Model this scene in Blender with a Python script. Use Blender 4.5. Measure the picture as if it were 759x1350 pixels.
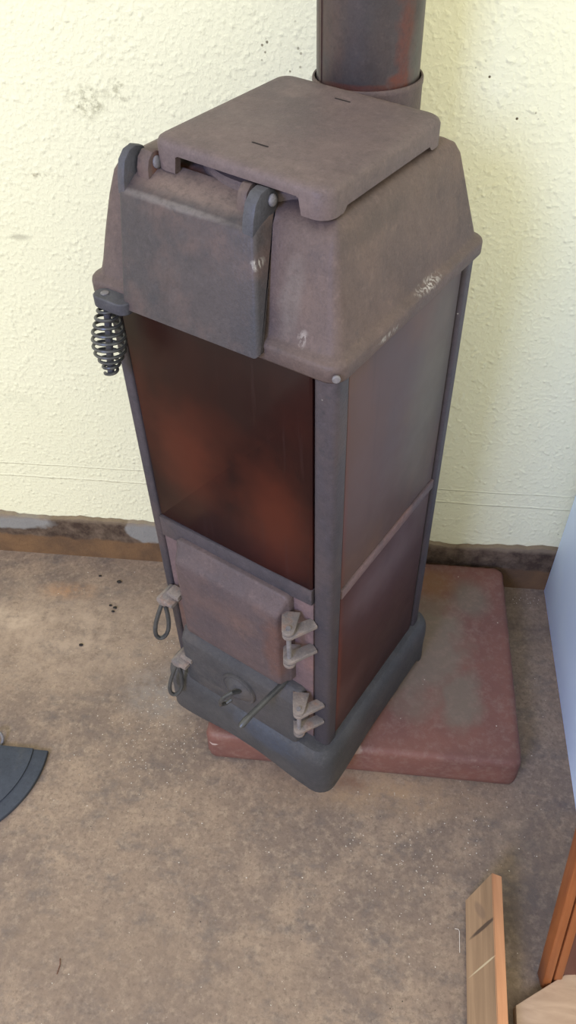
import bpy, bmesh, math, random
from math import pi, sin, cos, sqrt
from mathutils import Vector, Matrix, Quaternion

random.seed(7)
for o in list(bpy.data.objects): bpy.data.objects.remove(o)
scene = bpy.context.scene
COL = scene.collection

# ------------------------------------------------------------------ camera
YAW = 0.4923                                   # the stove is turned against the wall
cw, sw = cos(YAW), sin(YAW)
def toworld(x, y, z): return Vector((cw*x + sw*y, -sw*x + cw*y, z + 0.2407))
def rot_only(v): return Vector((cw*v[0] + sw*v[1], -sw*v[0] + cw*v[1], v[2]))
cam_yaw, cam_pitch, cam_roll, F_PX = 0.6305, 0.7908, -0.0327, 1030.28
cy_, sy_, cp_, sp_ = cos(cam_yaw), sin(cam_yaw), cos(cam_pitch), sin(cam_pitch)
fwd = Vector((-sy_*cp_, cy_*cp_, -sp_)); rgt = Vector((cy_, sy_, 0)); up = rgt.cross(fwd)
r2 = rgt*cos(cam_roll) + up*sin(cam_roll); u2 = -rgt*sin(cam_roll) + up*cos(cam_roll)
fwd, r2, u2 = rot_only(fwd), rot_only(r2), rot_only(u2)
cam_d = bpy.data.cameras.new('camera'); cam = bpy.data.objects.new('camera', cam_d); COL.objects.link(cam)
m = Matrix((r2, u2, -fwd)).transposed().to_4x4(); m.translation = toworld(0.3783, -0.6212, 1.3615)
cam.matrix_world = m
cam_d.sensor_fit = 'VERTICAL'; cam_d.sensor_height = 36.0; cam_d.sensor_width = 36.0
cam_d.lens = F_PX/1350*36.0; cam_d.clip_start = 0.02
scene.camera = cam

# ------------------------------------------------------------------ light
scene.view_settings.view_transform = 'Standard'; scene.view_settings.look = 'None'
scene.view_settings.gamma = 1.0; scene.view_settings.use_curve_mapping = False
scene.view_settings.exposure = -0.15
world = bpy.data.worlds.new('room_air'); scene.world = world; world.use_nodes = True
wb = world.node_tree.nodes['Background']
wb.inputs['Color'].default_value = (1.0, 0.97, 0.84, 1); wb.inputs['Strength'].default_value = 1.78
def area(name, loc, target, sx, sy, power, color):
    l = bpy.data.lights.new(name, 'AREA'); l.shape = 'RECTANGLE'; l.size = sx; l.size_y = sy
    l.energy = power; l.color = color
    o = bpy.data.objects.new(name, l); COL.objects.link(o); o.location = loc
    o.rotation_euler = (Vector(target)-Vector(loc)).to_track_quat('-Z', 'Y').to_euler()
    return o
area('window_daylight', (-1.54, -3.14, 2.71), (0.0, 0.35, 0.75), 1.0, 1.15, 122, (0.365, 0.47, 1.0))

# ------------------------------------------------------------------ materials
def lin(c):
    f = lambda v: v/12.92 if v <= 0.04045 else ((v+0.055)/1.055)**2.4
    return tuple(f(v/255.0) for v in c) + (1.0,)
# colour balance of each material, so that its base colour sits right under this room's light
TINT = {'mauve_iron': (0.516, 0.503, 0.486), 'lid_iron': (0.64, 0.672, 0.704), 'slate_iron': (0.444, 0.427, 0.385), 'violet_grey_iron': (0.524, 0.558, 0.517), 'side_mauve_enamel': (0.648, 0.63, 0.558), 'worn_linoleum': (1.0, 0.975, 0.94), 'pale_blue_metal': (1.85, 1.85, 1.8), 'blued_pipe_steel': (0.453, 0.449, 0.38), 'rough_spruce': (0.895, 0.966, 0.888), 'fire_door_iron': (0.522, 0.531, 0.541), 'ash_door_iron': (0.589, 0.638, 0.666), 'dark_blue_grey_sheet': (0.52, 0.531, 0.573), 'charcoal_iron': (0.74, 0.74, 0.74), 'red_painted_stone': (0.80, 0.77, 0.70), 'rusty_mauve_iron': (0.78, 0.77, 0.79), 'dusty_steel': (0.828, 0.874, 0.874), 'side_lower_enamel': (1.3, 1.06, 0.95), 'grey_iron': (0.62, 0.62, 0.6), 'brown_enamel': (0.62, 0.55, 0.5), 'dark_steel': (0.75, 0.75, 0.75)}
class NB:
    def __init__(s, name):
        s.m = bpy.data.materials.new(name); s.m.use_nodes = True
        s.t = s.m.node_tree; s.b = s.t.nodes['Principled BSDF']
        s.co = s.t.nodes.new('ShaderNodeTexCoord').outputs['Object']
    def n(s, kind, **kw):
        x = s.t.nodes.new(kind)
        for k, v in kw.items(): setattr(x, k, v)
        return x
    def link(s, a, b): s.t.links.new(a, b)
    def mapped(s, scale=(1, 1, 1), loc=(0, 0, 0)):
        mp = s.n('ShaderNodeMapping'); s.link(s.co, mp.inputs['Vector'])
        mp.inputs['Scale'].default_value = scale; mp.inputs['Location'].default_value = loc
        return mp.outputs[0]
    def noise(s, scale, detail=4, rough=0.55, vec=None, dist=0.0):
        x = s.n('ShaderNodeTexNoise'); s.link(vec or s.co, x.inputs['Vector'])
        x.inputs['Scale'].default_value = scale; x.inputs['Detail'].default_value = detail
        x.inputs['Roughness'].default_value = rough; x.inputs['Distortion'].default_value = dist
        return x.outputs['Fac']
    def voro(s, scale, vec=None, feature='F1'):
        x = s.n('ShaderNodeTexVoronoi', feature=feature); s.link(vec or s.co, x.inputs['Vector'])
        x.inputs['Scale'].default_value = scale
        return x.outputs['Distance']
    def ramp(s, v, lo, hi):
        x = s.n('ShaderNodeMapRange', clamp=True); s.link(v, x.inputs['Value'])
        x.inputs['From Min'].default_value = lo; x.inputs['From Max'].default_value = hi
        return x.outputs['Result']
    def math(s, op, a, b=None):
        x = s.n('ShaderNodeMath', operation=op)
        for i, v in enumerate((a, b)):
            if v is None: continue
            if isinstance(v, (int, float)): x.inputs[i].default_value = v
            else: s.link(v, x.inputs[i])
        return x.outputs[0]
    def mix(s, fac, a, b):
        x = s.n('ShaderNodeMix', data_type='RGBA')
        if isinstance(fac, (int, float)): x.inputs[0].default_value = fac
        else: s.link(fac, x.inputs[0])
        for i, v in ((6, a), (7, b)):
            if isinstance(v, tuple): x.inputs[i].default_value = v
            else: s.link(v, x.inputs[i])
        return x.outputs[2]
    def blob(s, c, r, edge=0.35, rag=0.0, ragscale=30):
        """1 inside an ellipsoid about c with radii r, ragged at the rim"""
        v = s.mapped(tuple(1/q for q in r), tuple(-a/q for a, q in zip(c, r)))
        ln = s.n('ShaderNodeVectorMath', operation='LENGTH'); s.link(v, ln.inputs[0])
        d = ln.outputs['Value']
        if rag:
            d = s.math('ADD', d, s.math('MULTIPLY', s.math('SUBTRACT', s.noise(ragscale, 5), 0.5), rag))
        return s.ramp(d, 1.0, 1.0-edge)
    def dash(s, c, r, rot, rag=0.5, sc=40):
        m1 = s.n('ShaderNodeVectorMath', operation='SUBTRACT'); s.link(s.co, m1.inputs[0]); m1.inputs[1].default_value = c
        m2 = s.n('ShaderNodeMapping'); s.link(m1.outputs[0], m2.inputs['Vector']); m2.inputs['Rotation'].default_value = (0, 0, rot)
        m3 = s.n('ShaderNodeMapping'); s.link(m2.outputs[0], m3.inputs['Vector']); m3.inputs['Scale'].default_value = tuple(1/q for q in r)
        ln = s.n('ShaderNodeVectorMath', operation='LENGTH'); s.link(m3.outputs[0], ln.inputs[0])
        d = s.math('ADD', ln.outputs['Value'], s.math('MULTIPLY', s.math('SUBTRACT', s.noise(sc, 5), 0.5), rag))
        return s.ramp(d, 1.0, 0.6)
    def bump(s, h, strength, dist, prev=None):
        x = s.n('ShaderNodeBump'); s.link(h, x.inputs['Height'])
        x.inputs['Strength'].default_value = strength; x.inputs['Distance'].default_value = dist
        if prev is not None: s.link(prev, x.inputs['Normal'])
        return x.outputs[0]
    def done(s, col, rough=0.6, metal=0.0, normal=None, spec=0.5, coat=0.0, coat_r=0.2):
        b = s.b
        tint = TINT.get(s.m.name)
        if tint:
            x = s.n('ShaderNodeMix', data_type='RGBA', blend_type='MULTIPLY'); x.inputs[0].default_value = 1.0
            if isinstance(col, tuple): x.inputs[6].default_value = col
            else: s.link(col, x.inputs[6])
            x.inputs[7].default_value = (*tint, 1); col = x.outputs[2]
        if isinstance(col, tuple): b.inputs['Base Color'].default_value = col
        else: s.link(col, b.inputs['Base Color'])
        if isinstance(rough, (int, float)): b.inputs['Roughness'].default_value = rough
        else: s.link(rough, b.inputs['Roughness'])
        b.inputs['Metallic'].default_value = metal; b.inputs['Specular IOR Level'].default_value = spec
        b.inputs['Coat Weight'].default_value = coat; b.inputs['Coat Roughness'].default_value = coat_r
        if normal is not None: s.link(normal, b.inputs['Normal'])
        return s.m

def iron(name, base, layers=(), rough=0.6, bumpk=0.5, spec=0.4, specks=None, blobs=(), metal=0.0):
    """weathered cast iron: base colour, noise layers (colour, scale, lo, hi, stretch), blobs (colour, centre, radii, amount, rag)"""
    k = NB(name); col = lin(base)
    for i, (c, sc, lo, hi, st) in enumerate(layers):
        v = k.mapped(st, (i*3.1+0.7, i*1.7, i*2.3))
        col = k.mix(k.ramp(k.noise(sc, 6, 0.6, v), lo, hi), col, lin(c))  # grey-blue layers paint the iron's bluish sheen into its colour
    scr = None
    for c, ce, ra, amt, rag in blobs:
        f = k.math('MULTIPLY', k.blob(ce, ra, 0.5, rag, 45), amt)
        if c[0] > 200:                                      # bright scrapes: broken into fine strokes
            if scr is None: scr = k.ramp(k.noise(230, 3, 0.6, k.mapped((1, 1, 0.30))), 0.47, 0.56)
            f = k.math('MULTIPLY', f, scr)
        col = k.mix(f, col, lin(c))
    col = k.mix(k.math('MULTIPLY', k.ramp(k.noise(36, 5, 0.65), 0.5, 0.7), 0.35), col, lin(tuple(v*0.80 for v in base)))
    col = k.mix(k.math('MULTIPLY', k.ramp(k.noise(130, 4, 0.7), 0.48, 0.68), 0.40), col, lin(tuple(v*0.74 for v in base)))
    col = k.mix(k.math('MULTIPLY', k.ramp(k.noise(85, 5, 0.7, k.mapped(S1, (4, 2, 9))), 0.54, 0.74), 0.40), col, lin(tuple(min(255, v*1.28) for v in base)))
    fine = k.noise(420, 3, 0.6)
    col = k.mix(k.math('MULTIPLY', k.ramp(fine, 0.35, 0.75), 0.22), col, lin(tuple(min(255, v*1.25) for v in base)))
    if specks:
        sp = k.math('MULTIPLY', k.ramp(k.voro(specks[1]), specks[2], specks[2]*0.6), k.ramp(k.noise(specks[1]*0.55, 2), 0.62, 0.68))
        col = k.mix(sp, col, lin(specks[0]))
    nrm = k.bump(k.noise(260, 4, 0.6), bumpk, 0.0012)
    nrm = k.bump(k.noise(14, 2), 0.25, 0.004, nrm)
    rg = k.math('ADD', k.math('MULTIPLY', k.noise(9, 4), 0.3), rough-0.15)
    return k.done(col, rg, metal, nrm, spec*0.65)

M = {}
S1 = (1, 1, 1)
M['hood'] = iron('mauve_iron', (126, 109, 104), [((104, 92, 92), 7, 0.42, 0.62, S1), ((139, 118, 110), 11, 0.5, 0.72, S1),
                 ((92, 84, 86), 22, 0.58, 0.74, S1), ((150, 128, 118), 60, 0.62, 0.8, S1)], 0.55, specks=((214, 205, 200), 70, 0.05),
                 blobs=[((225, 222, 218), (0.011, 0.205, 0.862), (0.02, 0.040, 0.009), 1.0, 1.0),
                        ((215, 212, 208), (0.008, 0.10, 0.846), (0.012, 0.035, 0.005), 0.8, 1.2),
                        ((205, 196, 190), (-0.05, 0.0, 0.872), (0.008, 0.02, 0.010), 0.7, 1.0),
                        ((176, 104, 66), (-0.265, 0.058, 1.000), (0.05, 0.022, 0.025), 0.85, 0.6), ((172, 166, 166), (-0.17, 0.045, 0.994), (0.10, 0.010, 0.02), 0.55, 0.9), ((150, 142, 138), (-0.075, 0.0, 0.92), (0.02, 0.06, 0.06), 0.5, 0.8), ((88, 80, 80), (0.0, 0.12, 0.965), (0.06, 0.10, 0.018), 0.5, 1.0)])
M['lid'] = iron('lid_iron', (122, 104, 99), [((106, 92, 90), 6, 0.42, 0.62, S1), ((134, 114, 107), 12, 0.52, 0.7, S1)], 0.55,
                specks=((225, 220, 215), 55, 0.055))
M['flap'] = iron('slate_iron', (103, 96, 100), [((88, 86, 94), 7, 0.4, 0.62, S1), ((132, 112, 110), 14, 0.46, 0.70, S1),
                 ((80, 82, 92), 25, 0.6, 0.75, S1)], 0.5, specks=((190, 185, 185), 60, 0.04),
                 blobs=[((225, 222, 220), (-0.108, 0.003, 0.945), (0.010, 0.02, 0.008), 1.0, 0.6), ((176, 154, 148), (-0.21, 0.040, 0.995), (0.15, 0.027, 0.03), 0.8, 0.4), ((162, 156, 158), (-0.21, 0.0115, 0.981), (0.12, 0.006, 0.007), 0.7, 0.7), ((84, 88, 98), (-0.10, -0.005, 0.90), (0.010, 0.05, 0.09), 0.6, 0.5)])  # ledge dust and a light top-edge strip, painted in for missing shading contrast
M['ear'] = iron('grey_iron', (92, 92, 99), [((78, 78, 86), 14, 0.45, 0.62, S1), ((112, 98, 96), 16, 0.55, 0.75, S1)], 0.5)
M['post'] = iron('violet_grey_iron', (98, 88, 96), [((80, 76, 86), 6, 0.4, 0.62, (1, 1, 0.4)), ((116, 98, 98), 9, 0.5, 0.72, (1, 1, 0.5)),
                 ((66, 68, 76), 30, 0.6, 0.74, S1)], 0.5, specks=((215, 205, 198), 50, 0.07))
M['plate'] = iron('rusty_mauve_iron', (119, 99, 97), [((98, 86, 88), 8, 0.42, 0.64, S1), ((138, 106, 96), 9, 0.52, 0.72, S1), ((90, 80, 82), 28, 0.6, 0.75, S1)], 0.6,
                  specks=((200, 190, 184), 60, 0.05))
M['door'] = iron('fire_door_iron', (120, 102, 100), [((104, 92, 94), 7, 0.42, 0.62, S1), ((134, 108, 100), 9, 0.52, 0.72, S1), ((92, 82, 82), 26, 0.62, 0.76, S1)], 0.5,
                 specks=((205, 198, 194), 55, 0.05), blobs=[((138, 92, 72), (-0.085, -0.03, 0.28), (0.03, 0.03, 0.1), 0.5, 0.9)])
M['ash'] = iron('ash_door_iron', (92, 86, 84), [((76, 74, 76), 9, 0.42, 0.62, S1), ((112, 100, 92), 12, 0.52, 0.72, S1), ((70, 68, 68), 40, 0.6, 0.75, S1)], 0.62,
                specks=((190, 182, 175), 60, 0.05))
M['base'] = iron('charcoal_iron', (84, 83, 83), [((70, 70, 72), 8, 0.42, 0.62, S1), ((100, 96, 94), 10, 0.52, 0.72, S1), ((62, 63, 66), 35, 0.6, 0.75, S1)], 0.6,
                 specks=((190, 185, 180), 50, 0.05), blobs=[((74, 88, 110), (-0.12, -0.03, -0.04), (0.10, 0.03, 0.05), 0.45, 0.8)])
M['fitting'] = iron('dusty_steel', (140, 126, 118), [((112, 104, 102), 30, 0.42, 0.62, S1), ((150, 112, 92), 26, 0.56, 0.74, S1)], 0.5)
M['wire'] = iron('dark_steel', (92, 92, 90), [((70, 72, 74), 40, 0.42, 0.62, S1)], 0.35, 0.1, 0.6, metal=0.35)
M['rivet'] = iron('rivet_steel', (120, 116, 116), [((96, 94, 96), 60, 0.4, 0.6, S1)], 0.4, 0.15)

def enamel(name, base, layers, rough, coat, streak=None, blobs=()):
    k = NB(name); col = lin(base)
    for i, (c, sc, lo, hi, st) in enumerate(layers):
        v = k.mapped(st, (i*2.1+0.3, i*1.1, i*1.3))
        col = k.mix(k.ramp(k.noise(sc, 5, 0.55, v, 0.4), lo, hi), col, lin(c))
    for c, ce, ra, amt, rag in blobs:
        col = k.mix(k.math('MULTIPLY', k.blob(ce, ra, 0.75, rag, 18), amt), col, lin(c))
    if streak:
        v = k.mapped((1, 1, 0.05))
        col = k.mix(k.math('MULTIPLY', k.ramp(k.noise(70, 4, 0.6, v), 0.6, 0.78), 0.35), col, lin(streak))
    sp = k.math('MULTIPLY', k.ramp(k.voro(60), 0.06, 0.03), k.ramp(k.noise(30, 2), 0.62, 0.68))
    col = k.mix(sp, col, lin((150, 135, 128)))
    rg = k.math('ADD', k.math('MULTIPLY', k.noise(11, 5), 0.25), rough-0.12)
    return k.done(col, rg, 0.0, k.bump(k.noise(9, 3), 0.15, 0.003), 0.25, coat, 0.25)
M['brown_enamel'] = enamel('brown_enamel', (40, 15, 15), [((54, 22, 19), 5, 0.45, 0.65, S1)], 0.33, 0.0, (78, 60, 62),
        blobs=[((98, 46, 32), (-0.26, 0, 0.60), (0.09, 0.05, 0.13), 0.75, 0.8), ((100, 46, 31), (-0.10, 0, 0.55), (0.08, 0.05, 0.14), 0.75, 0.8),  # orange-brown patches: the floor's reflection painted into the enamel
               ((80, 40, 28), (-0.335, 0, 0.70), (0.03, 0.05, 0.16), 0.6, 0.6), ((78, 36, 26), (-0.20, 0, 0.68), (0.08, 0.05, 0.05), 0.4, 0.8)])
M['side_upper'] = enamel('side_mauve_enamel', (104, 84, 84), [((92, 82, 90), 4, 0.4, 0.62, (1, 1, 0.6)), ((116, 92, 84), 6, 0.5, 0.7, (1, 1, 0.6))], 0.38, 0.0, (74, 66, 70),
        blobs=[((120, 70, 64), (0, 0.03, 0.50), (0.05, 0.014, 0.36), 0.6, 0.4), ((108, 102, 96), (0, 0.28, 0.66), (0.05, 0.10, 0.20), 0.6, 0.6)])
M['side_lower'] = enamel('side_lower_enamel', (58, 40, 38), [((70, 54, 53), 5, 0.45, 0.65, S1), ((50, 33, 31), 7, 0.5, 0.7, S1)], 0.4, 0.0, (62, 44, 44),
        blobs=[((84, 46, 36), (0, 0.035, 0.20), (0.05, 0.012, 0.26), 0.7, 0.4), ((84, 74, 77), (0, 0.17, 0.33), (0.05, 0.16, 0.07), 0.5, 0.9)])
M['pipe'] = iron('blued_pipe_steel', (98, 86, 90), [((78, 80, 90), 6, 0.38, 0.62, (1, 1, 0.7)), ((118, 92, 88), 8, 0.5, 0.7, (1, 1, 0.6))], 0.4, 0.1,
                 blobs=[((138, 72, 54), (0.048, -0.05, 0.14), (0.016, 0.05, 0.09), 0.7, 1.5), ((140, 74, 54), (0.045, -0.05, 0.098), (0.02, 0.05, 0.012), 0.9, 1.0),
                        ((124, 68, 56), (-0.01, -0.07, 0.090), (0.08, 0.05, 0.006), 0.7, 0.8), ((112, 114, 118), (0.060, -0.035, 0.12), (0.01, 0.03, 0.05), 0.6, 0.8),
                        ((126, 72, 58), (0.045, -0.05, 0.24), (0.03, 0.05, 0.06), 0.6, 1.4), ((96, 66, 62), (-0.062, -0.03, 0.2), (0.005, 0.05, 0.2), 0.6, 0.4)])
def simple(name, c, rough=0.8, spec=0.3):
    k = NB(name); return k.done(lin(c), rough, 0, None, spec)
M['slot_dark'] = simple('slot_black', (30, 25, 25), 0.9)
M['coal'] = simple('coal_black', (38, 34, 32), 0.6)

# wall plaster
k = NB('yellow_plaster')
wc = lin((234, 231, 196))
wc = k.mix(k.math('MULTIPLY', k.ramp(k.noise(3.0, 4), 0.4, 0.7), 0.35), wc, lin((230, 227, 188)))
def wall_mark(col, c, r, amt, rag, sc, fine=None):
    global wc
    f = k.math('MULTIPLY', k.blob(c, (r[0], 0.1, r[1]), 0.6, rag, sc), amt)
    if fine: f = k.math('MULTIPLY', f, k.ramp(k.noise(fine, 4, 0.65), 0.46, 0.62))
    wc = k.mix(f, wc, lin(col))
wall_mark((168, 164, 132), (-0.470, 0.64, 1.160), (0.040, 0.034), 0.85, 0.7, 60, 70)
wall_mark((178, 174, 142), (-0.408, 0.64, 1.176), (0.030, 0.026), 0.8, 0.7, 60, 70)
wall_mark((186, 182, 150), (-0.425, 0.64, 1.10), (0.02, 0.012), 0.7, 0.7, 60, 80)
wall_mark((190, 186, 156), (-0.655, 0.64, 0.915), (0.026, 0.008), 0.8, 0.4, 60)
wall_mark((206, 204, 172), (-0.80, 0.64, 0.50), (0.10, 0.05), 0.5, 1.2, 16, 40)
wall_mark((150, 138, 108), (-0.58, 0.64, 1.035), (0.05, 0.006), 0.7, 0.6, 40, 60)
# little dark pits in clusters
pit = k.ramp(k.voro(75), 0.20, 0.12)
area_mask = k.math('ADD', k.blob((0.165, 0.64, 1.205), (0.075, 0.1, 0.030), 0.6, 0.8, 30), k.blob((-0.145, 0.64, 1.23), (0.07, 0.1, 0.11), 0.8, 0.8, 20))
area_mask = k.math('ADD', area_mask, k.blob((0.26, 0.64, 1.15), (0.05, 0.1, 0.02), 0.6, 0.9, 30))
wc = k.mix(k.math('MULTIPLY', k.math('MULTIPLY', pit, k.math('MINIMUM', area_mask, 1.0)), k.ramp(k.noise(37, 1), 0.52, 0.58)), wc, lin((92, 80, 52)))
pit2 = k.math('MULTIPLY', k.ramp(k.voro(26), 0.07, 0.045), k.ramp(k.noise(9, 2), 0.60, 0.66))
wc = k.mix(pit2, wc, lin((128, 120, 92)))
h1 = k.ramp(k.noise(125, 3, 0.5), 0.46, 0.74)
h2 = k.ramp(k.voro(88, None, 'SMOOTH_F1'), 0.46, 0.08)
h2 = k.math('MULTIPLY', h2, k.ramp(k.noise(30, 2), 0.42, 0.60))
nr = k.bump(h1, 0.36, 0.0025); nr = k.bump(h2, 0.50, 0.0028, nr); nr = k.bump(k.noise(9, 3), 0.12, 0.010, nr)
# two horizontal board lines low on the wall
sep = k.n('ShaderNodeSeparateXYZ'); k.link(k.co, sep.inputs[0])
zz = k.math('ADD', sep.outputs['Z'], k.math('MULTIPLY', k.noise(5, 3), 0.012))
ln1 = k.math('MAXIMUM', k.ramp(k.math('ABSOLUTE', k.math('SUBTRACT', zz, 0.283)), 0.004, 0.0005), k.ramp(k.math('ABSOLUTE', k.math('SUBTRACT', zz, 0.325)), 0.003, 0.0005))
nr = k.bump(ln1, 0.5, 0.003, nr)
M['wall'] = k.done(wc, 0.75, 0, nr, 0.25)

# floor
k = NB('worn_linoleum')
fc = lin((136, 119, 104))
fc = k.mix(k.math('MULTIPLY', k.ramp(k.noise(3.2, 6, 0.62), 0.42, 0.60), 0.8), fc, lin((112, 99, 91)))
fc = k.mix(k.math('MULTIPLY', k.ramp(k.noise(8, 8, 0.72, k.mapped((1, 1, 1), (3, 1, 0))), 0.48, 0.64), 0.75), fc, lin((156, 137, 118)))
fc = k.mix(k.math('MULTIPLY', k.ramp(k.noise(17, 7, 0.74, k.mapped((0.7, 1, 1), (7, 2, 0))), 0.50, 0.66), 0.75), fc, lin((100, 93, 90)))
fc = k.mix(k.math('MULTIPLY', k.ramp(k.noise(55, 6, 0.75), 0.49, 0.68), 0.62), fc, lin((168, 151, 131)))
fc = k.mix(k.math('MULTIPLY', k.ramp(k.noise(120, 5, 0.75, k.mapped((1, 1, 1), (1, 5, 0))), 0.49, 0.66), 0.58), fc, lin((94, 81, 71)))
fleck = k.ramp(k.noise(24, 7, 0.75, k.mapped(S1, (2.7, 8.1, 0))), 0.36, 0.60)
def floor_mark(col, c, r, amt, rag=0.8, sc=12):
    global fc
    fc = k.mix(k.math('MULTIPLY', k.math('MULTIPLY', k.blob((c[0], c[1], 0), (r[0], r[1], 0.2), 0.8, rag, sc), amt*1.25), fleck), fc, lin(col))
floor_mark((166, 148, 130), (-0.70, 0.36), (0.42, 0.20), 0.75)
floor_mark((182, 164, 144), (-0.86, 0.40), (0.16, 0.05), 0.6)
floor_mark((122, 106, 92), (-0.35, -0.35), (0.5, 0.16), 0.45)
floor_mark((168, 126, 88), (-0.72, 0.50), (0.10, 0.04), 0.5)
floor_mark((136, 132, 128), (-0.40, 0.22), (0.12, 0.10), 0.6)
floor_mark((98, 90, 86), (0.40, -0.10), (0.10, 0.16), 0.55)
floor_mark((96, 82, 70), (0.45, 0.50), (0.10, 0.16), 0.55)
floor_mark((164, 138, 108), (0.10, 0.03), (0.28, 0.07), 0.5)
floor_mark((112, 80, 66), (0.05, 0.045), (0.05, 0.025), 0.6)
floor_mark((112, 96, 62), (0.345, -0.27), (0.035, 0.13), 0.45)  # olive strip: shadow of the leaning plank painted on the floor
# fine pale scratches
sv = k.mapped((6, 60, 1), (0.3, 0.2, 0))
fc = k.mix(k.math('MULTIPLY', k.ramp(k.noise(5, 2, 0.5, sv), 0.74, 0.80), 0.35), fc, lin((182, 162, 140)))
sp = k.math('MULTIPLY', k.ramp(k.voro(85), 0.09, 0.05), k.ramp(k.noise(30, 2), 0.56, 0.62))
fc = k.mix(sp, fc, lin((205, 195, 180)))
sp = k.math('MULTIPLY', k.ramp(k.voro(60, k.mapped((1, 1, 1), (2.2, 4.1, 0))), 0.09, 0.05), k.ramp(k.noise(24, 2), 0.58, 0.63))
fc = k.mix(sp, fc, lin((62, 54, 48)))
nr = k.bump(k.noise(160, 4, 0.6), 0.3, 0.0015); nr = k.bump(k.noise(14, 4), 0.2, 0.006, nr)
M['floor'] = k.done(fc, 0.62, 0, nr, 0.3)

# skirting: dark broken upper band with grey paint left on it, brown below
k = NB('broken_skirting')
sep = k.n('ShaderNodeSeparateXYZ'); k.link(k.co, sep.inputs[0])
zr_ = k.math('ADD', sep.outputs['Z'], k.math('MULTIPLY', k.math('SUBTRACT', k.noise(16, 4), 0.5), 0.03))
sc_ = k.mix(k.ramp(k.noise(26, 6, 0.7), 0.40, 0.65), lin((66, 52, 42)), lin((108, 92, 76)))
grey = k.math('MAXIMUM', k.blob((-0.95, 0.63, 0.12), (0.19, 0.1, 0.035), 0.2, 0.5, 24), k.blob((-0.52, 0.63, 0.115), (0.065, 0.1, 0.05), 0.1, 0.3, 24))
sc_ = k.mix(grey, sc_, lin((134, 132, 126)))
sc_ = k.mix(k.math('MULTIPLY', k.ramp(zr_, 0.126, 0.140), 0.8), sc_, lin((138, 122, 100)))
low = k.ramp(zr_, 0.072, 0.064)
lc = k.mix(k.ramp(k.noise(12, 5), 0.4, 0.66), lin((118, 90, 62)), lin((96, 74, 54)))
sc_ = k.mix(low, sc_, lc)
M['skirting'] = k.done(sc_, 0.75, 0, k.bump(k.noise(40, 5, 0.7), 0.6, 0.006), 0.25)

# hearth slab
k = NB('red_painted_stone')
c_ = lin((132, 92, 84))
c_ = k.mix(k.ramp(k.noise(7, 5), 0.42, 0.64), c_, lin((118, 84, 80)))
patch = k.math('MAXIMUM', k.blob((0.18, 0.33, 0.09), (0.15, 0.20, 0.06), 0.5, 1.1, 16), k.blob((0.27, 0.22, 0.09), (0.06, 0.10, 0.06), 0.5, 1.1, 18))
c_ = k.mix(k.math('MULTIPLY', patch, 0.85), c_, lin((124, 114, 104)))
c_ = k.mix(k.math('MULTIPLY', k.blob((0.31, 0.50, 0.09), (0.06, 0.07, 0.06), 0.6, 0.8, 14), 0.6), c_, lin((114, 114, 104)))
c_ = k.mix(k.math('MULTIPLY', k.blob((0.22, 0.54, 0.09), (0.06, 0.06, 0.06), 0.6, 0.8, 14), 0.6), c_, lin((138, 104, 74)))
c_ = k.mix(k.math('MULTIPLY', k.blob((0.05, 0.075, 0.085), (0.022, 0.02, 0.012), 0.3, 1.0, 60), 0.9), c_, lin((158, 138, 132)))
c_ = k.mix(k.math('MULTIPLY', k.blob((-0.25, 0.07, 0.06), (0.012, 0.02, 0.004), 0.3, 0.6, 60), 0.9), c_, lin((190, 172, 168)))
c_ = k.mix(k.math('MULTIPLY', k.ramp(k.noise(60, 5, 0.7), 0.48, 0.70), 0.5), c_, lin((150, 126, 118)))
sp = k.math('MULTIPLY', k.ramp(k.voro(55), 0.09, 0.05), k.ramp(k.noise(22, 2), 0.58, 0.64))
c_ = k.mix(sp, c_, lin((205, 198, 188)))
M['slab'] = k.done(c_, 0.6, 0, k.bump(k.noise(70, 5, 0.6), 0.35, 0.003), 0.3)

def wood(name, base, dark, scale=1.0, along=(1, 0.06, 1), rough=0.65, marks=()):
    k = NB(name)
    v = k.mapped(along)
    c = k.mix(k.ramp(k.noise(45*scale, 6, 0.6, v, 0.6), 0.38, 0.66), lin(base), lin(dark))
    c = k.mix(k.math('MULTIPLY', k.ramp(k.noise(7, 4), 0.5, 0.75), 0.5), c, lin(tuple(v*0.85 for v in base)))
    for col, ce, ra, amt, rot in marks:
        c = k.mix(k.math('MULTIPLY', k.dash(ce, ra, rot), amt), c, lin(col))
    return k.done(c, rough, 0, k.bump(k.noise(90*scale, 4, 0.6, v), 0.25, 0.001), 0.3)

# pale blue metal
k = NB('pale_blue_metal')
c_ = k.mix(k.ramp(k.noise(4, 4), 0.4, 0.7), lin((172, 187, 210)), lin((180, 194, 214)))
sp = k.math('MULTIPLY', k.ramp(k.voro(24), 0.075, 0.05), k.ramp(k.noise(11, 2), 0.55, 0.62))
c_ = k.mix(sp, c_, lin((70, 76, 90)))
M['cabinet'] = k.done(c_, 0.45, 0, k.bump(k.noise(120, 2), 0.06, 0.001), 0.4)

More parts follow.
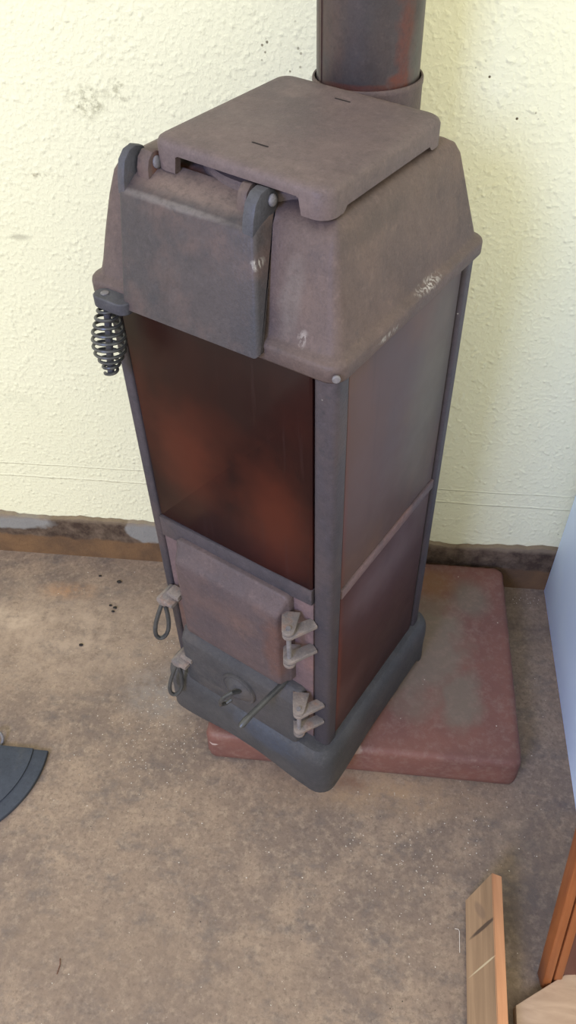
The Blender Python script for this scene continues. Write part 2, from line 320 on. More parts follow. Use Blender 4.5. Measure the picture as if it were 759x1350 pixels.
# ------------------------------------------------------------------ mesh helpers
def obj(name, bm, mat, parent=None, loc=None, angle=35):
    me = bpy.data.meshes.new(name)
    bmesh.ops.recalc_face_normals(bm, faces=bm.faces)
    bm.to_mesh(me); bm.free()
    for p in me.polygons: p.use_smooth = True
    me.set_sharp_from_angle(angle=math.radians(angle))
    me.materials.append(mat)
    o = bpy.data.objects.new(name, me); COL.objects.link(o)
    if parent is not None: o.parent = parent
    if loc is not None: o.location = loc
    return o
def tag(o, label, cat, group=None, kind=None):
    o['label'] = label; o['category'] = cat
    if group: o['group'] = group
    if kind: o['kind'] = kind
    return o
def thing(name, label, cat, loc, rz=0):
    o = bpy.data.objects.new(name, None); COL.objects.link(o)
    o.empty_display_size = 0.1; o.location = loc; o.rotation_euler = (0, 0, rz)
    return tag(o, label, cat)
def rr(x0, x1, y0, y1, r, n=6, mm=10):
    r = max(min(r, (x1-x0)/2-1e-4, (y1-y0)/2-1e-4), 1e-4)
    cs = [(x1-r, y0+r, -pi/2), (x1-r, y1-r, 0), (x0+r, y1-r, pi/2), (x0+r, y0+r, pi)]
    P = []
    for i, (cx, cy, a) in enumerate(cs):
        arc = [(cx+r*cos(a+pi/2*j/n), cy+r*sin(a+pi/2*j/n)) for j in range(n+1)]
        P += arc
        nx = cs[(i+1) % 4]; q = (nx[0]+r*cos(nx[2]), nx[1]+r*sin(nx[2])); p = arc[-1]
        P += [(p[0]+(q[0]-p[0])*j/mm, p[1]+(q[1]-p[1])*j/mm) for j in range(1, mm)]
    return P
def rows_mesh(bm, rings, cap0=True, cap1=True, closed=True):
    V = [[bm.verts.new(p) for p in ring] for ring in rings]
    for a, b in zip(V, V[1:]):
        n = len(a)
        for i in range(n if closed else n-1):
            j = (i+1) % n
            bm.faces.new((a[i], a[j], b[j], b[i]))
    if cap0: bm.faces.new(V[0][::-1])
    if cap1: bm.faces.new(V[-1])
    return bm
def skirted(bm, x0, x1, y0, y1, r, rows, n=6, mm=10, fmap=None, cap0=True, cap1=True):
    """stack of rounded rectangles; each row = (inset, z or z(x, y)); inset may be (left, right, front, back)"""
    rings = []
    for ins, z in rows:
        if not isinstance(ins, tuple): ins = (ins,)*4
        X0, X1, Y0, Y1 = x0+ins[0], x1-ins[1], y0+ins[2], y1-ins[3]
        rad = max(r-min(ins)*0.5, 0.002) if r > 0 else 0
        ring = []
        for (x, y) in rr(X0, X1, Y0, Y1, rad, n, mm):
            zz = z(x, y) if callable(z) else z
            p = (x, y, zz)
            ring.append(fmap(p) if fmap else p)
        rings.append(ring)
    return rows_mesh(bm, rings, cap0, cap1)
toward = lambda p: (p[0], -p[2], p[1])          # (x, z, depth) -> facing the stove's front (-y)
def box(bm, x0, x1, y0, y1, z0, z1, bev=0.0, seg=2):
    before = set(bm.verts)
    r = bmesh.ops.create_cube(bm, size=1.0)
    for v in r['verts']:
        v.co = Vector((x0+(v.co.x+.5)*(x1-x0), y0+(v.co.y+.5)*(y1-y0), z0+(v.co.z+.5)*(z1-z0)))
    if bev > 0:
        es = list({e for v in r['verts'] for e in v.link_edges})
        bmesh.ops.bevel(bm, geom=es, offset=bev, segments=seg, affect='EDGES', profile=0.5)
    return bm
def prism(bm, poly, axis, a0, a1, bev=0.0, seg=2):
    """poly of 2D points extruded along an axis ('x': poly=(y,z), 'y': (x,z), 'z': (x,y))"""
    mk = {'x': lambda p, a: (a, p[0], p[1]), 'y': lambda p, a: (p[0], a, p[1]), 'z': lambda p, a: (p[0], p[1], a)}[axis]
    A = [bm.verts.new(mk(p, a0)) for p in poly]; B = [bm.verts.new(mk(p, a1)) for p in poly]
    n = len(poly); fs = [bm.faces.new(A[::-1]), bm.faces.new(B)]
    for i in range(n): fs.append(bm.faces.new((A[i], A[(i+1) % n], B[(i+1) % n], B[i])))
    if bev > 0:
        bmesh.ops.recalc_face_normals(bm, faces=fs)
        es = [e for f in fs[:2] for e in f.edges]
        bmesh.ops.bevel(bm, geom=list(set(es)), offset=bev, segments=seg, affect='EDGES', profile=0.5)
    return bm
def tube(bm, pts, rad, n=10, closed=False):
    pts = [Vector(p) for p in pts]; N = len(pts)
    rads = rad if isinstance(rad, (list, tuple)) else [rad]*N
    rings = []; nrm = None
    for i, p in enumerate(pts):
        a = pts[(i-1) % N] if (closed or i > 0) else pts[i]; b = pts[(i+1) % N] if (closed or i < N-1) else pts[i]
        t = (b-a).normalized()
        if nrm is None:
            nrm = t.orthogonal().normalized()
        nrm = (nrm - t*nrm.dot(t)).normalized(); bn = t.cross(nrm)
        rings.append([p + (nrm*cos(2*pi*j/n)+bn*sin(2*pi*j/n))*rads[i] for j in range(n)])
    if closed:
        rings.append(rings[0]); rows_mesh(bm, rings, False, False)
        bmesh.ops.remove_doubles(bm, verts=bm.verts, dist=1e-6)
    else: rows_mesh(bm, rings)
    return bm
def lathe(bm, prof, n=48, origin=(0, 0, 0), fmap=None):
    rings = []
    for r, z in prof:
        ring = []
        for j in range(n):
            p = (r*cos(2*pi*j/n), r*sin(2*pi*j/n), z)
            if fmap: p = fmap(p)
            ring.append(tuple(a+b for a, b in zip(p, origin)))
        rings.append(ring)
    return rows_mesh(bm, rings)
def ball(bm, c, r, sc=(1, 1, 1)):
    bmesh.ops.create_uvsphere(bm, u_segments=14, v_segments=8, radius=r, matrix=Matrix.Translation(c) @ Matrix.Diagonal((*sc, 1)))
    return bm
NEW = bmesh.new
def warp(bm):
    """the casting's top sits a little higher on the left than on the right"""
    for v in bm.verts:
        t = min(max((v.co.z-0.855)/0.145, 0), 1.15); lf = min(max(-v.co.x/0.31, 0), 1.15)
        v.co.z += 0.014*t*lf
    return bm

# ------------------------------------------------------------------ setting
def structure(o): o['kind'] = 'structure'; return o
structure(obj('floor', box(NEW(), -3.2, 3.0, -3.6, 0.70, -0.06, 0.0), M['floor']))
structure(obj('wall_back', box(NEW(), -3.2, 3.0, 0.64, 0.76, 0.0, 2.7), M['wall']))
# skirting with a crumbled upper edge
bm = NEW(); xs = [-3.2 + i*0.012 for i in range(int(6.2/0.012)+1)]
rings = []
rs = random.Random(4); jag = 0.0
for x in xs:
    jag = 0.75*jag + rs.uniform(-0.0035, 0.0035)
    zt = 0.143 + jag + 0.004*sin(x*17) + (0.005 if x < -0.88 else 0.0)
    rings.append([(x, 0.6395, -0.001), (x, 0.622, -0.001), (x, 0.624, 0.058), (x, 0.6265+rs.uniform(-.0008, .0008), 0.075), (x, 0.6265+rs.uniform(-.001, .001), zt-0.006), (x, 0.6275, zt-0.001), (x, 0.6395, zt)])
rows_mesh(bm, rings)
structure(obj('baseboard_back', bm, M['skirting'], angle=50))

# ------------------------------------------------------------------ hearth slab
bm = NEW()
skirted(bm, -0.268, 0.398, 0.072, 0.612, 0.022,
        [(0.006, 0.0), (0.001, 0.006), (0.0, 0.02), (0.001, 0.074), (0.003, 0.0835), (0.007, 0.0890), (0.014, 0.0915)], mm=40)
rs = random.Random(2)
for v in bm.verts:
    if v.co.z > 0.01 and v.co.z < 0.091: v.co += Vector((rs.uniform(-.001, .001), rs.uniform(-.0012, .0012), rs.uniform(-.0008, .0008)))
tag(obj('hearth_slab', bm, M['slab'], angle=60), 'low reddish painted stone slab under the stove, grey worn patch on top', 'hearth slab')

# ------------------------------------------------------------------ the stove (built in stove coordinates, front at y = 0)
OFF = Vector((-0.18, 0.177, -0.149))
stove = thing('coal_stove', 'tall rusty cast iron stove with dark brown front panel standing on the red slab', 'stove', toworld(*OFF), -YAW)
def part(name, bm, mat, parent=None, angle=35, label=None):
    o = obj(name, bm, M[mat] if isinstance(mat, str) else mat, parent or stove, None, angle)
    o.location = -OFF if parent is None else (0, 0, 0)
    if label: o['label'] = label
    return o
# base with low feet at its corners
def foot_z(x, y):
    dx = min(abs(x+0.385), abs(x-0.022)); dy = min(abs(y+0.032), abs(y-0.40))
    d = max(dx, dy)                                     # distance from the nearest corner along the side
    w0, w1 = (0.045, 0.010) if y > 0.25 else (0.045, 0.14)
    t = min(max((d-w0)/w1, 0), 1); t = t*t*(3-2*t)
    return -0.1488 + 0.022*t
bm = NEW()
skirted(bm, -0.387, 0.020, -0.036, 0.392, 0.034,
        [((0.024,)*4, -0.004), ((0.013,)*4, -0.006), ((0.006,)*4, -0.014), ((0.0015,)*4, -0.028), ((0.0,)*4, -0.05), ((0.001,)*4, -0.09),
         ((0.0,)*4, lambda x, y: foot_z(x, y)+0.006), ((0.003,)*4, foot_z), ((0.014,)*4, foot_z), ((0.014,)*4, -0.02)], mm=40)
part('base_frame', bm, 'base')
# inner body shell
part('firebox_body', box(NEW(), -0.352, -0.008, 0.008, 0.346, -0.03, 0.845, 0.004), 'plate')
# corner posts
def post(x0, x1, y0, y1, r):
    bm = NEW(); skirted(bm, x0, x1, y0, y1, r, [(0.002, -0.016), (0.0, -0.012), (0.0, 0.838)], n=5, mm=2)
    return part('corner_post', bm, 'post')
post(-0.0335, 0.001, -0.002, 0.031, 0.010)
post(-0.361, -0.341, -0.002, 0.031, 0.006)
post(-0.024, 0.001, 0.334, 0.357, 0.006)
post(-0.361, -0.336, 0.334, 0.357, 0.006)
# front: enamel panel, rail, door plate
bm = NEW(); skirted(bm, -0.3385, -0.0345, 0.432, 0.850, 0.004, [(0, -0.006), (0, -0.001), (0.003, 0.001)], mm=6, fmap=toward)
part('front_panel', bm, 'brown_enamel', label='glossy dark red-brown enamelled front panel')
bm = NEW(); prism(bm, [(-0.0335, 0.404), (-0.0335, 0.438), (-0.3405, 0.428), (-0.3405, 0.384)], 'y', -0.004, 0.010, 0.002)
part('front_rail', bm, 'post')
part('door_surround', box(NEW(), -0.3405, -0.0335, 0.001, 0.012, -0.02, 0.402, 0.001), 'plate')
# right and left sides
for x, sgn in ((-0.0035, 1), (-0.3565, -1)):
    bm = NEW(); box(bm, min(x, x-sgn*0.006), max(x, x-sgn*0.006), 0.0325, 0.328, 0.428, 0.845, 0.0012); part('side_panel', bm, 'side_upper')
    bm = NEW(); box(bm, min(x, x-sgn*0.006), max(x, x-sgn*0.006), 0.0325, 0.328, -0.02, 0.402, 0.0012); part('side_panel', bm, 'side_lower', label='darker lower side panel')
    bm = NEW(); box(bm, min(x+sgn*.003, x-sgn*0.006), max(x+sgn*.003, x-sgn*0.006), 0.031, 0.334, 0.405, 0.425, 0.002); part('side_rail', bm, 'plate')
part('back_panel', box(NEW(), -0.336, -0.024, 0.344, 0.354, -0.02, 0.84, 0.001), 'plate')

# hood with its flange
bm = NEW()
skirted(bm, -0.383, 0.009, -0.012, 0.374, 0.022,
        [((0.012,)*4, 0.8345), ((0.003,)*4, 0.835), ((0.0,)*4, 0.839), ((0.0,)*4, 0.853), ((0.0008,)*4, 0.8565), ((0.003,)*4, 0.859), ((0.009, 0.0095, 0.011, 0.009), 0.8615),
         ((0.0105, 0.0115, 0.0145, 0.0105), 0.866), ((0.0115, 0.014, 0.019, 0.012), 0.875), ((0.014, 0.022, 0.030, 0.018), 0.905), ((0.020, 0.034, 0.045, 0.024), 0.945), ((0.026, 0.041, 0.056, 0.030), 0.970),
         ((0.033, 0.048, 0.067, 0.037), 0.982), ((0.050, 0.060, 0.082, 0.048), 0.9885), ((0.07, 0.08, 0.1, 0.07), 0.990)], n=7, mm=16)
part('hood', warp(bm), 'hood', angle=60)
# screw in the flange corner
bm = NEW(); lathe(bm, [(0.0001, 0.0), (0.005, 0.0), (0.005, 0.002), (0.004, 0.003), (0.0001, 0.0032)], 14)
bmesh.ops.transform(bm, matrix=Matrix.Translation((0.0035, -0.0085, 0.846)) @ Matrix.Rotation(math.radians(40), 4, 'Z') @ Matrix.Rotation(pi/2, 4, 'X'), verts=bm.verts)
part('screw', bm, 'rivet')
# round hotplate seat under the lid
bm = NEW(); lathe(bm, [(0.106, 0.985), (0.106, 0.995), (0.103, 0.998), (0.094, 0.998), (0.090, 1.000), (0.0001, 1.000)], 64, (-0.168, 0.158, 0))
part('hotplate_ring', warp(bm), 'lid')
# flue collar behind the lid
CX, CY = -0.213, 0.408
bm = NEW(); lathe(bm, [(0.040, 0.80), (0.058, 0.83), (0.0735, 0.87), (0.0755, 0.89), (0.0755, 1.008), (0.0765, 1.012), (0.0765, 1.017), (0.0755, 1.019), (0.0732, 1.019), (0.0722, 1.016),
                       (0.0722, 0.93), (0.0001, 0.93)], 64, (CX, CY, 0))
part('flue_collar', bm, 'hood')
bm = NEW(); prism(bm, [(CX-.05, 0.345), (CX+.05, 0.345), (CX+.05, CY), (CX-.05, CY)], 'z', 0.80, 0.90, 0.006); part('flue_neck', bm, 'plate')
# lid: plate with four corner lugs
LX0, LX1, LY0, LY1 = -0.285, -0.044, 0.044, 0.310
def lid_z(x, y):
    dx = min(x-LX0, LX1-x); dy = min(y-LY0, LY1-y)
    d = max(dx, dy)
    t = min(max((d-0.034)/0.003, 0), 1)
    side = dx < dy
    return 0.9895 + (0.006 if side else 0.019)*t
bm = NEW()
skirted(bm, LX0, LX1, LY0, LY1, 0.020, [((0.014,)*4, 1.0215), ((0.006,)*4, 1.0208), ((0.002,)*4, 1.0185), ((0.0,)*4, 1.0145), ((0.0,)*4, lid_z), ((0.009,)*4, lid_z), ((0.009,)*4, 1.0088)], mm=60, n=7)
lid = part('lid', warp(bm), 'lid', angle=50)
for sx, sy in ((-0.170, 0.100), (-0.168, 0.270)):
    bm = NEW(); skirted(bm, sx-0.0115, sx+0.0115, sy-0.0014, sy+0.0014, 0.0013, [(0, 1.0195), (0, 1.0217)], n=3, mm=2); part('lid_slot', warp(bm), 'slot_dark', lid)  # solid near-black strip painted in for the dark inside of a slot

# front flap
FX0, FX1 = -0.305, -0.092
bm = NEW()
prism(bm, [(-0.0265, 0.8455), (-0.0255, 0.850), (0.0085, 0.966), (0.0105, 0.970), (0.014, 0.973), (0.030, 0.981), (0.058, 0.992), (0.060, 0.985), (0.05, 0.970), (-0.012, 0.8455)], 'x', FX0, FX1, 0.006, 3)
def taper(bm):                                             # the flap narrows upwards with the hood
    for v in bm.verts:
        t = min(max((v.co.z-0.85)/0.135, 0), 1)
        f = (v.co.x-FX0)/(FX1-FX0)
        v.co.x += t*(-0.010*(1-f) - 0.026*f)
    return bm
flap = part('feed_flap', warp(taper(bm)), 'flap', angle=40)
def ear(x0, x1):
    bm = NEW()
    prism(bm, [(0.0095, 0.966), (0.0105, 0.974), (0.0125, 0.985), (0.018, 0.999), (0.028, 1.007), (0.040, 1.009), (0.052, 1.005), (0.059, 0.997), (0.059, 0.988), (0.052, 0.978), (0.040, 0.968), (0.020, 0.962)], 'x', x0, x1, 0.002)
    return part('hinge_ear', warp(bm), 'ear', flap)
EL, ER = FX0-0.0095, FX1-0.0255
ear(EL+0.0005, EL+0.0115); ear(ER-0.015, ER+0.0005)
for xa, xb in ((EL+0.016, EL+0.034), (ER-0.036, ER-0.023)):
    bm = NEW(); prism(bm, [(0.030, 0.975), (0.030, 0.990), (0.034, 1.000), (0.042, 1.006), (0.050, 1.006), (0.058, 1.000), (0.062, 0.990), (0.062, 0.975)], 'x', xa, xb, 0.002)
    part('hinge_lug', warp(bm), 'hood')
for x in (EL+0.035, ER+0.002):
    bm = NEW(); ball(bm, (x, 0.046, 0.995), 0.0068, (0.6, 1, 1)); part('hinge_pin', warp(bm), 'rivet', flap)
# spring handle at the flap's lower left corner
SX = -0.336
bm = NEW()
skirted(bm, SX-0.016, FX0+0.012, -0.036, -0.010, 0.0125, [(0.001, 0.8385), (0.0, 0.8400), (0.0, 0.8530), (0.0015, 0.8545)], n=6, mm=4)
bracket = part('handle_bracket', bm, 'ear')
bm = NEW(); lathe(bm, [(0.0001, 0.8540), (0.0055, 0.8540), (0.0055, 0.8556), (0.0035, 0.8562), (0.0001, 0.8562)], 16, (SX, -0.023, 0)); part('rivet', bm, 'rivet', bracket)
A_, B_ = Vector((SX, -0.023, 0.840)), Vector((SX-0.001, -0.040, 0.742))
ax = (B_-A_).normalized(); e1 = ax.orthogonal().normalized(); e2 = ax.cross(e1)
prof = [(0, .0125), (.08, .0135), (.2, .0175), (.4, .0225), (.55, .0238), (.68, .0222), (.8, .0165), (.9, .0118), (1, .0098)]
def rad_at(t):
    for (a, ra), (b, rb) in zip(prof, prof[1:]):
        if t <= b: 
            q = (t-a)/(b-a); return ra+(rb-ra)*q
    return prof[-1][1]
turns = 10.0; pts = []
for i in range(int(turns*22)+1):
    t = i/(turns*22); a = 2*pi*turns*t
    pts.append(A_ + (B_-A_)*t + (e1*cos(a)+e2*sin(a))*(rad_at(t)-0.0018))
bm = NEW(); tube(bm, pts, 0.0023, 7); part('spring_grip', bm, 'wire', bracket)
bm = NEW(); tube(bm, [A_+Vector((0, 0, 0.002)), B_], 0.0048, 10); part('handle_core', bm, 'ear', bracket)

# fire door
bm = NEW()
skirted(bm, -0.302, -0.070, 0.166, 0.405, 0.012,
        [(0.0, -0.002), (0.0, 0.010), (0.0015, 0.0125), ((0.004, 0.004, 0.004, 0.006), 0.0145), ((0.009, 0.009, 0.008, 0.028), 0.029), ((0.011, 0.011, 0.011, 0.033), 0.032), ((0.016, 0.016, 0.016, 0.039), 0.0335), ((0.05, 0.05, 0.05, 0.08), 0.0340)], n=6, mm=8, fmap=toward)
fdoor = part('fire_door', bm, 'door', angle=60)
# ash door
bm = NEW()
skirted(bm, -0.322, -0.048, -0.012, 0.154, 0.012,
        [(0.0, -0.002), (0.0, 0.012), ((0.0015, 0.0015, 0.0015, 0.0025), 0.0145), ((0.003, 0.004, 0.003, 0.020), 0.0265), ((0.005, 0.006, 0.005, 0.0235), 0.0285), ((0.009, 0.011, 0.009, 0.028), 0.0295), ((0.03, 0.03, 0.03, 0.05), 0.0300)], n=6, mm=8, fmap=toward)
adoor = part('ash_door', bm, 'ash', angle=60)
# air regulator on the ash door
AX, AZ = -0.180, 0.078
bm = NEW(); lathe(bm, [(0.038, 0.026), (0.0385, 0.034), (0.037, 0.0365), (0.034, 0.0365), (0.032, 0.035), (0.014, 0.047), (0.009, 0.050), (0.0001, 0.0505)], 36, (AX, 0, AZ), fmap=toward)
reg = part('air_regulator', bm, 'ash', adoor)
hk = [(AX+0.012, -0.044, AZ+0.016), (AX+0.006, -0.058, AZ+0.024), (AX-0.004, -0.068, AZ+0.016), (AX-0.012, -0.073, AZ-0.002), (AX-0.016, -0.070, AZ-0.020), (AX-0.013, -0.060, AZ-0.028), (AX-0.007, -0.048, AZ-0.024)]
bm = NEW(); tube(bm, hk, 0.0042, 8); hook = obj('regulator_hook', bm, M['wire'], adoor)
# shaker rod poking out above the ash door
bm = NEW()
tube(bm, [(-0.086, 0.006, 0.1555), (-0.0875, -0.02, 0.1545), (-0.097, -0.075, 0.149), (-0.101, -0.098, 0.146), (-0.1025, -0.106, 0.1445), (-0.104, -0.116, 0.141), (-0.1045, -0.121, 0.139)],
     [0.0056, 0.0056, 0.0055, 0.0057, 0.0064, 0.0064, 0.004], 10)
part('shaker_rod', bm, 'wire')
# hinges on the right of both doors
def tongue(p0, p1, r0, r1, z0, z1):
    """flat lug in plan: root of half-width r0 at p0, rounded eye of radius r1 at p1"""
    d = (Vector(p1)-Vector(p0)).normalized(); n = Vector((-d.y, d.x)); a0 = math.atan2(d.y, d.x)
    P = [tuple(Vector(p0)-n*r0)]
    P += [(p1[0]+r1*cos(a0-pi/2+pi*i/10), p1[1]+r1*sin(a0-pi/2+pi*i/10)) for i in range(11)]
    P += [tuple(Vector(p0)+n*r0)]
    bm = NEW(); prism(bm, P, 'z', z0, z1, 0.0012); return bm
def hinge(hx, hz, top, bot):
    for z in (hz+top, hz-bot):
        part('hinge_leaf', tongue((hx-0.016, -0.010), (hx, -0.041), 0.015, 0.0105, z-0.0035, z+0.0035), 'fitting')
    for z in (hz+top-0.0105, hz-bot+0.0105):
        part('hinge_leaf', tongue((hx+0.022, 0.000), (hx, -0.041), 0.009, 0.0100, z-0.0045, z+0.0045), 'fitting')
    hp = NEW(); tube(hp, [(hx, -0.041, hz+top+0.0065), (hx, -0.041, hz-bot-0.007)], 0.0040, 10)
    part('hinge_pin', hp, 'rivet')
hinge(-0.052, 0.322, 0.048, 0.040)
hinge(-0.036, 0.103, 0.045, 0.030)
# latches on the left: knuckle with a hanging loop handle
def latch(lx, lz):
    bm = NEW()
    prism(bm, [(lx+0.036, lz+0.016), (lx+0.036, lz+0.026), (lx+0.010, lz+0.026), (lx+0.006, lz+0.016)], 'y', -0.034, -0.012, 0.001)
    lt = part('latch', bm, 'fitting')
    bm = NEW()
    prism(bm, [(lx+0.026, lz-0.002), (lx+0.026, lz+0.006), (lx+0.008, lz+0.008), (lx-0.003, lz+0.010), (lx-0.010, lz+0.006), (lx-0.012, lz-0.003), (lx-0.006, lz-0.011), (lx+0.006, lz-0.010), (lx+0.012, lz-0.004)], 'y', -0.044, -0.004, 0.0025)
    part('latch_knuckle', bm, 'fitting', lt)
    # flat-bar teardrop loop, hanging outwards
    P = []
    for i in range(28):
        a = 2*pi*i/28
        w = 0.0135*(0.62-0.38*cos(a))*sin(a)*1.25
        t = 0.5-0.5*cos(a)
        P.append((lx+w*0.75-0.001, -0.036-0.024*t + w*0.75, lz-0.006-0.086*t))
    bm = NEW(); tube(bm, P, 0.0042, 8, closed=True)
    part('latch_loop', bm, 'wire', lt)
latch(-0.336, 0.242)
latch(-0.334, 0.045)

# ------------------------------------------------------------------ stovepipe
pw = toworld(CX, CY, 0.9305)
bm = NEW(); lathe(bm, [(0.0680, 0.0), (0.0705, 0.0), (0.0705, 1.52), (0.0680, 1.52)], 72)
pipe = obj('stovepipe', bm, M['pipe']); pipe.location = pw
tag(pipe, 'grey-blue sheet steel flue pipe rising from the collar behind the lid', 'stovepipe')
bm = NEW(); sa = math.radians(-152); box(bm, -0.0012, 0.0012, -0.0035, 0.0035, 0.0, 1.52)
bmesh.ops.transform(bm, matrix=Matrix.Rotation(sa, 4, 'Z') @ Matrix.Translation((0.0705, 0, 0)), verts=bm.verts)
obj('seam', bm, M['pipe'], pipe)
# ------------------------------------------------------------------ blue cabinet at the right
cab = thing('cabinet', 'pale blue painted metal cabinet against the wall at the right edge', 'cabinet', (0.815, 0.31, 0.0))
def cpart(name, x0, x1, y0, y1, z0, z1, bev, mat): return obj(name, box(NEW(), x0-0.815, x1-0.815, y0-0.31, y1-0.31, z0, z1, bev), M[mat], cab)
cpart('carcass', 0.516, 1.114, 0.024, 0.619, 0.0, 1.06, 0.002, 'cabinet')
cpart('top', 0.518, 1.112, 0.006, 0.619, 1.0605, 1.085, 0.004, 'cabinet')
dr = cpart('door', 0.517, 1.113, 0.006, 0.0235, 0.05, 1.055, 0.003, 'cabinet')
bm = NEW(); tube(bm, [(-0.24, -0.304, 0.82), (-0.24, -0.330, 0.82), (-0.24, -0.330, 0.94), (-0.24, -0.304, 0.94)], 0.005, 8); obj('handle', bm, M['wire'], dr)

# ------------------------------------------------------------------ timber in the lower right corner
# rough plank on its edge, leaning to the right
M['plank'] = wood('rough_spruce', (168, 134, 108), (140, 110, 88), 1.0, (1, 0.05, 1), 0.75,
                  marks=[((74, 58, 52), (0.303, -0.232, 0.045), (0.026, 0.0042, 0.2), 0.9, -0.55), ((206, 184, 156), (0.300, -0.294, 0.045), (0.028, 0.0018, 0.2), 0.8, -0.55), ((120, 96, 84), (0.300, -0.20, 0.045), (0.006, 0.022, 0.2), 0.5, -0.3)])
M['plank_edge'] = wood('lit_edge_spruce', (206, 152, 112), (184, 130, 94), 1.0, (1, 0.08, 1), 0.75)  # brighter wood colour paints the light on the plank's top edge
bm = NEW()
dirn = Vector((0.500, 0, 0.866)); thick = Vector((0.866, 0, -0.500))*0.0235
H = 0.082
def pl_sec(y, skew):
    a = Vector((0.2795 + (y+0.173)*0.030, y, 0.0))
    b = a + dirn*H + Vector((0, skew, 0))
    return [a, b, b+thick, a+thick]
s0, s1 = pl_sec(-0.173, 0.030), pl_sec(-0.66, 0.0)
lift = 0.0118
ring = [[p+Vector((0, 0, lift)) for p in s] for s in (s1, s0)]
rows_mesh(bm, ring)
bmesh.ops.bevel(bm, geom=list(bm.edges), offset=0.0012, segments=2, affect='EDGES')
plank = obj('plank', bm, M['plank'])
plank.data.materials.append(M['plank_edge'])
for p in plank.data.polygons:
    if p.normal.dot(dirn) > 0.8: p.material_index = 1
tag(plank, 'rough narrow plank tipped on its edge on the floor, top edge painted lighter as if lit', 'plank')
# pale board in the corner
M['pale_wood'] = wood('pale_softwood', (186, 160, 134), (166, 140, 116), 0.7, (0.35, 1.6, 1), 0.6)
bm = NEW(); prism(bm, [(0.3565, -0.343), (0.3540, -0.40), (0.312, -0.62), (0.466, -0.62), (0.466, -0.2735)], 'z', 0.0, 0.030, 0.0015)
tag(obj('board', bm, M['pale_wood']), 'smooth pale softwood board in the bottom right corner', 'board')
# varnished framed panel leaning on the cabinet
M['varnish'] = wood('orange_varnished_pine', (150, 90, 50), (122, 68, 36), 0.8, (1, 0.08, 1), 0.4)
M['varnish_dark'] = wood('brown_panel', (104, 68, 56), (90, 58, 48), 0.8, (1, 0.08, 1), 0.45)
alpha = math.radians(76.5)
eh = Vector((-0.13, 0.9915, 0)).normalized()
e_up = eh*cos(alpha) + Vector((0, 0, sin(alpha))); e_rt = Vector((eh.y, -eh.x, 0)); e_n = e_rt.cross(e_up)
T = 0.028
panel = thing('framed_panel', 'orange varnished wooden frame with brown panel leaning on the pale blue cabinet', 'panel', (0.4035, -0.281, 0.0))
pm = Matrix((e_rt, e_up, e_n)).transposed().to_4x4(); pm.translation = Vector((0, 0, 0.003)) 
def ppart(name, x0, x1, y0, y1, z0, z1, bev, mat):
    bm = NEW(); box(bm, x0, x1, y0, y1, z0, z1, bev)
    o = obj(name, bm, M[mat], panel); o.matrix_local = pm; return o
PL = 0.82
ppart('stile', 0.0, 0.016, 0, PL, 0.0, T, 0.003, 'varnish')
ppart('stile', 0.0205, 0.036, 0, PL, 0.0, T-0.004, 0.003, 'varnish')
ppart('groove', 0.0155, 0.021, 0.002, PL-0.002, 0.0, T-0.012, 0.0, 'varnish_dark')
ppart('rail', 0.0365, 0.36, 0, 0.010, 0.0, T-0.004, 0.003, 'varnish')
ppart('rail', 0.0365, 0.36, PL-0.030, PL, 0.0, T-0.004, 0.003, 'varnish')
ppart('centre_panel', 0.0355, 0.361, 0.0095, PL-0.029, 0.0, T-0.011, 0.0, 'varnish_dark')
ppart('stile', 0.3605, 0.405, 0, PL, 0.0, T-0.004, 0.003, 'varnish')

# ------------------------------------------------------------------ half-round plate at the left edge
M['plate_grey'] = iron('dark_blue_grey_sheet', (84, 90, 98), [((68, 74, 82), 9, 0.42, 0.62, S1), ((104, 104, 100), 14, 0.56, 0.75, S1)], 0.5, 0.15)
hp = thing('half_round_plate', 'dark grey half-round iron plate with stepped rim on the floor at left edge', 'metal plate', (-0.828, 0.02, 0.0))
def half(R, back, ang0=7.0):
    P = []
    for i in range(49):
        a = math.radians(ang0) - (pi+2*math.radians(ang0))*i/48
        P.append((R*cos(a), R*sin(a)))
    return P
a0 = math.degrees(math.asin(0.026/0.207))
bm = NEW(); prism(bm, half(0.207, 0, a0), 'z', 0.0, 0.010, 0.002); obj('rim', bm, M['plate_grey'], hp)
a1 = math.degrees(math.asin(0.0258/0.175))
bm = NEW(); prism(bm, half(0.175, 0, a1), 'z', 0.0102, 0.0145, 0.0015); obj('raised_plate', bm, M['plate_grey'], hp)
P = [(0.079+0.016*cos(2*pi*i/24), 0.040+0.016*sin(2*pi*i/24)*0.9, 0.008+0.010*sin(2*pi*i/24)) for i in range(24)]
bm = NEW(); tube(bm, P, 0.0035, 8, closed=True); obj('ring_handle', bm, M['rivet'], hp)

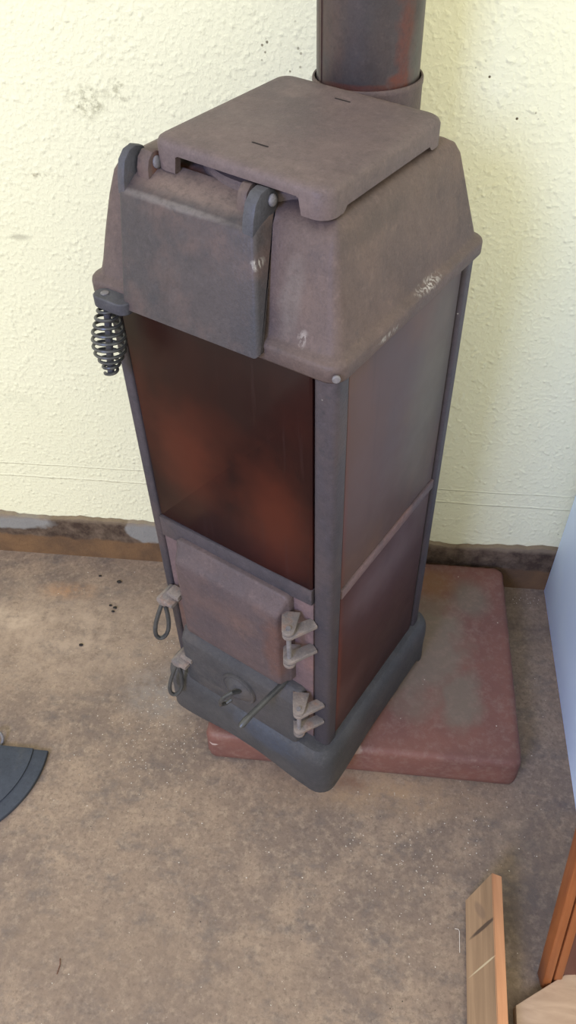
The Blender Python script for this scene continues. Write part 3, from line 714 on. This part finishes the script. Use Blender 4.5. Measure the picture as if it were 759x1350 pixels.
# ------------------------------------------------------------------ crumbs on the floor
spots = [(-0.596, 0.540, .006, 'largest black coal crumb on the floor below the grey skirting patch'),
         (-0.598, 0.462, .004, 'left one of the trio of tiny coal crumbs left of the stove'),
         (-0.584, 0.455, .005, 'middle one of the trio of tiny coal crumbs left of the stove'),
         (-0.586, 0.443, .004, 'front one of the trio of tiny coal crumbs left of the stove'),
         (-0.653, 0.556, .004, 'small coal crumb beside the skirting, farther left than the largest crumb'),
         (-0.637, 0.333, .005, 'lone black crumb in the middle of the pale worn floor')]
for i, (x, y, r, lab) in enumerate(spots):
    bm = NEW(); bmesh.ops.create_icosphere(bm, subdivisions=2, radius=r)
    q = random.Random(i)
    for v in bm.verts: v.co = Vector((v.co.x*1.1, v.co.y*0.75, v.co.z*0.5))*q.uniform(0.8, 1.15)
    mz = min(v.co.z for v in bm.verts)
    tag(obj('coal_crumb', bm, M['coal'], None, (x, y, -mz)), lab, 'coal', 'coal crumbs left of the stove')
bm = NEW(); tube(bm, [(-0.4655, -0.352, 0.0016), (-0.462, -0.362, 0.0022), (-0.463, -0.378, 0.0016)], 0.0008, 6)
tag(obj('twig', bm, M['varnish_dark']), 'short thin dark twig on the floor near the bottom left', 'twig')
M['thread'] = simple('white_thread', (214, 206, 194), 0.8)
bm = NEW(); tube(bm, [(0.2600, -0.222, 0.0011), (0.2665, -0.2225, 0.0012), (0.2685, -0.226, 0.0011), (0.2680, -0.242, 0.0012), (0.2675, -0.262, 0.0011)], 0.0006, 6)
tag(obj('thread', bm, M['thread']), 'hooked white thread lying beside the rough plank', 'thread')
M['grit'] = simple('pale_grit', (206, 198, 184), 0.8)
bm = NEW(); q = random.Random(11)
def grit(x, y, r):
    a = q.uniform(0, pi); 
    vs = [bm.verts.new((x+r*cos(a+b)*s, y+r*sin(a+b)*s, 0.0002)) for b, s in ((0, 1.5), (2.1, 1), (4.2, 1))]
    t = bm.verts.new((x, y, r*0.9))
    bm.faces.new(vs)
    for i in range(3): bm.faces.new((vs[i], vs[(i+1) % 3], t))
def clear(x, y):
    if -0.30 < x < 0.43 and 0.04 < y < 0.64: return False
    if x > 0.50 and y > 0: return False
    if x > 0.26 and y < -0.12: return False
    if (x+0.828)**2+(y-0.02)**2 < 0.23**2: return False
    return True
for _ in range(800):
    if q.random() < 0.45: x, y = q.gauss(-0.36, 0.10), q.gauss(0.18, 0.11)
    elif q.random() < 0.4: x, y = q.gauss(0.20, 0.12), q.gauss(-0.10, 0.09)
    elif q.random() < 0.15: x, y = q.uniform(0.42, 0.50), q.gauss(0.58, 0.02)
    else: x, y = q.uniform(-0.9, 0.45), q.uniform(-0.45, 0.60)
    if clear(x, y) and y < 0.61: grit(x, y, q.uniform(0.0005, 0.0017))
tag(obj('floor_grit', bm, M['grit']), 'pale grit and sawdust specks scattered over the brown floor', 'grit', None, 'stuff')
